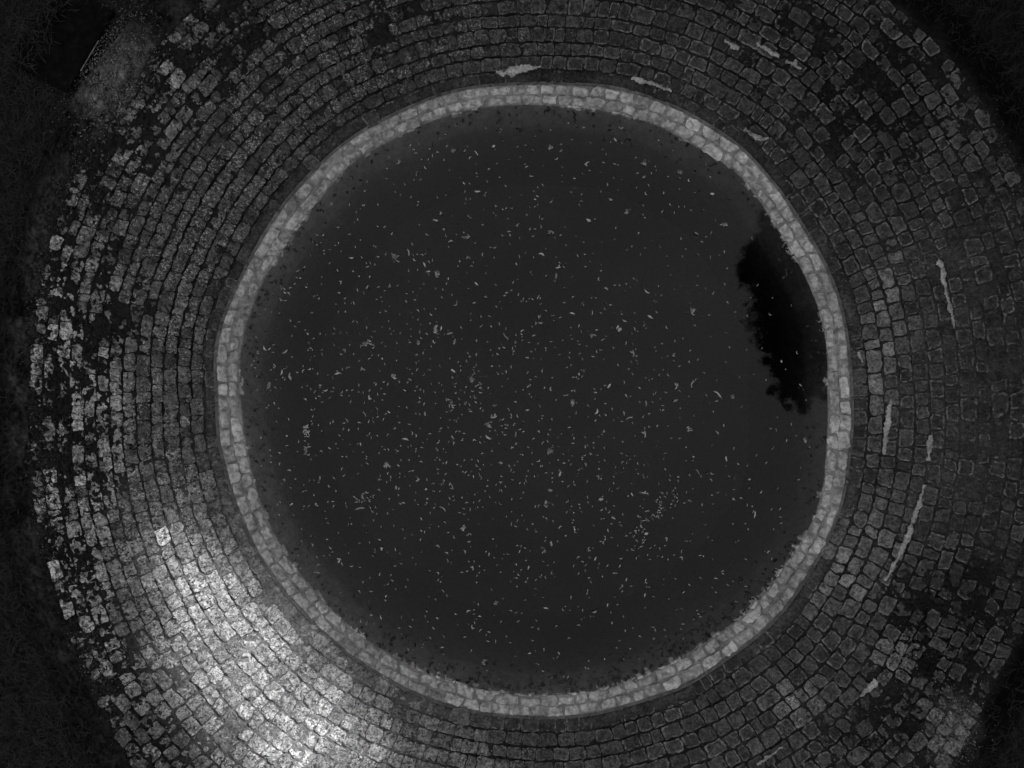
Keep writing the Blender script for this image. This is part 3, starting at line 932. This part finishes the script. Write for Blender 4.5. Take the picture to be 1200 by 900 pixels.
def beam(C3):
    """chance that a leaf is missing, from where the sun ray through it meets the paving"""
    t = (C3[:, 2] - 0.33) / TEL
    gx = C3[:, 0] - sdir[0] * t; gy = C3[:, 1] - sdir[1] * t
    px, py = topix(gx, gy, 0.33)
    a = math.radians(57); dx = px - 332; dy = py - 840
    u = dx * math.cos(a) + dy * math.sin(a); v = -dx * math.sin(a) + dy * math.cos(a)
    hw = 106 + 0.12 * u
    e = np.hypot(np.clip(np.abs(u) - np.where(u < 0, 66, 40), 0, None) / 220, v / hw) + 0.12 * fbm(px / 45, py / 45, 91, 2)
    return np.clip((1.08 - e) / 0.16, 0, 1)


PL = world(np.array(335.), np.array(815.), 0.33)
goff = float(PL[:2] @ side)
WALL = lambda hs: [(a, b, z, 2.0, 1.5, 1.7) for z in hs for a, b in ((-1.5, 0.3), (1.5, -0.3), (0, 0.2))]
for i, (d_, dist, lab) in enumerate(((-9.2, 0.5, 'unseen leafy tree added at the far end of the shading row'), (-4.6, -0.2, 'unseen tall leafy tree added second from the far end of the shading row'),
                                     (0.0, 0.3, 'unseen tall leafy tree added with an opening cut to shape the sun beam'), (4.6, -0.2, 'unseen tall leafy tree added second from the near end of the shading row'),
                                     (9.2, 0.5, 'unseen leafy tree added at the near end of the shading row'))):
    shade_tree(goff + d_, WALL((1.6, 4.0, 6.4, 8.8, 11.2)), lab, 30000, LINE + dist)

# ------------------------------------------------------------------ camera, light, view
cd = bpy.data.cameras.new('camera'); cam = bpy.data.objects.new('camera', cd); COL.objects.link(cam)
cam.location = (0, 0, H); cam.rotation_euler = (0, 0, 0)
cd.sensor_width = 36; cd.lens = 36 * H / 12.0; cd.clip_start = 0.1; cd.clip_end = 3000
sc.camera = cam

VEIL = 6.3
wl = bpy.data.worlds.new('World'); sc.world = wl; wl.use_nodes = True
nt = wl.node_tree; nt.nodes.clear()
sky = nt.nodes.new('ShaderNodeTexSky'); sky.sky_type = 'NISHITA'; sky.sun_disc = False
sky.sun_elevation = math.radians(SUN_EL); sky.sun_rotation = math.radians(SUN_AZ)
bw = nt.nodes.new('ShaderNodeRGBToBW'); bg = nt.nodes.new('ShaderNodeBackground'); bg.inputs['Strength'].default_value = 0.06
wo = nt.nodes.new('ShaderNodeOutputWorld')
tcw = nt.nodes.new('ShaderNodeTexCoord'); sep = nt.nodes.new('ShaderNodeSeparateXYZ')
nt.links.new(tcw.outputs['Generated'], sep.inputs[0])
cl = nt.nodes.new('ShaderNodeMapRange'); cl.inputs['From Min'].default_value = 0; cl.inputs['From Max'].default_value = 1
cl.inputs['To Min'].default_value = VEIL / 3; cl.inputs['To Max'].default_value = VEIL      # pale high cloud, brightest overhead
pw_ = nt.nodes.new('ShaderNodeMath'); pw_.operation = 'POWER'; nt.links.new(sep.outputs['Z'], pw_.inputs[0]); pw_.inputs[1].default_value = 3.0; pw_.use_clamp = True
nt.links.new(pw_.outputs[0], cl.inputs['Value'])
cn = nt.nodes.new('ShaderNodeTexNoise'); cn.inputs['Scale'].default_value = 2.6; cn.inputs['Detail'].default_value = 4; nt.links.new(tcw.outputs['Generated'], cn.inputs['Vector'])
c1 = nt.nodes.new('ShaderNodeMath'); c1.operation = 'MULTIPLY_ADD'; nt.links.new(cn.outputs['Fac'], c1.inputs[0]); c1.inputs[1].default_value = 0.9; c1.inputs[2].default_value = 0.55
c2 = nt.nodes.new('ShaderNodeMath'); c2.operation = 'MULTIPLY_ADD'; nt.links.new(sep.outputs['X'], c2.inputs[0]); c2.inputs[1].default_value = -0.30; nt.links.new(c1.outputs[0], c2.inputs[2])
c3 = nt.nodes.new('ShaderNodeMath'); c3.operation = 'MULTIPLY'; nt.links.new(cl.outputs[0], c3.inputs[0]); nt.links.new(c2.outputs[0], c3.inputs[1])
ad = nt.nodes.new('ShaderNodeMath'); ad.operation = 'ADD'
nt.links.new(sky.outputs[0], bw.inputs[0]); nt.links.new(bw.outputs[0], ad.inputs[0]); nt.links.new(c3.outputs[0], ad.inputs[1]); nt.links.new(ad.outputs[0], bg.inputs[0]); nt.links.new(bg.outputs[0], wo.inputs[0])

sl = bpy.data.lights.new('sun', 'SUN'); sl.energy = 4.6; sl.angle = math.radians(1.5); sl.color = (1, 1, 1)
so = bpy.data.objects.new('sun', sl); COL.objects.link(so)
from mathutils import Vector
dv_ = Vector((sdir[0] * math.cos(math.radians(SUN_EL)), sdir[1] * math.cos(math.radians(SUN_EL)), math.sin(math.radians(SUN_EL))))
so.rotation_euler = dv_.to_track_quat('Z', 'Y').to_euler(); so.location = dv_ * 40

vs = sc.view_settings
vs.view_transform = 'Standard'; vs.look = 'None'; vs.gamma = 1; vs.exposure = 1.2; vs.use_curve_mapping = False
sc.cycles.transparent_max_bounces = 12
sc.cycles.max_bounces = 6
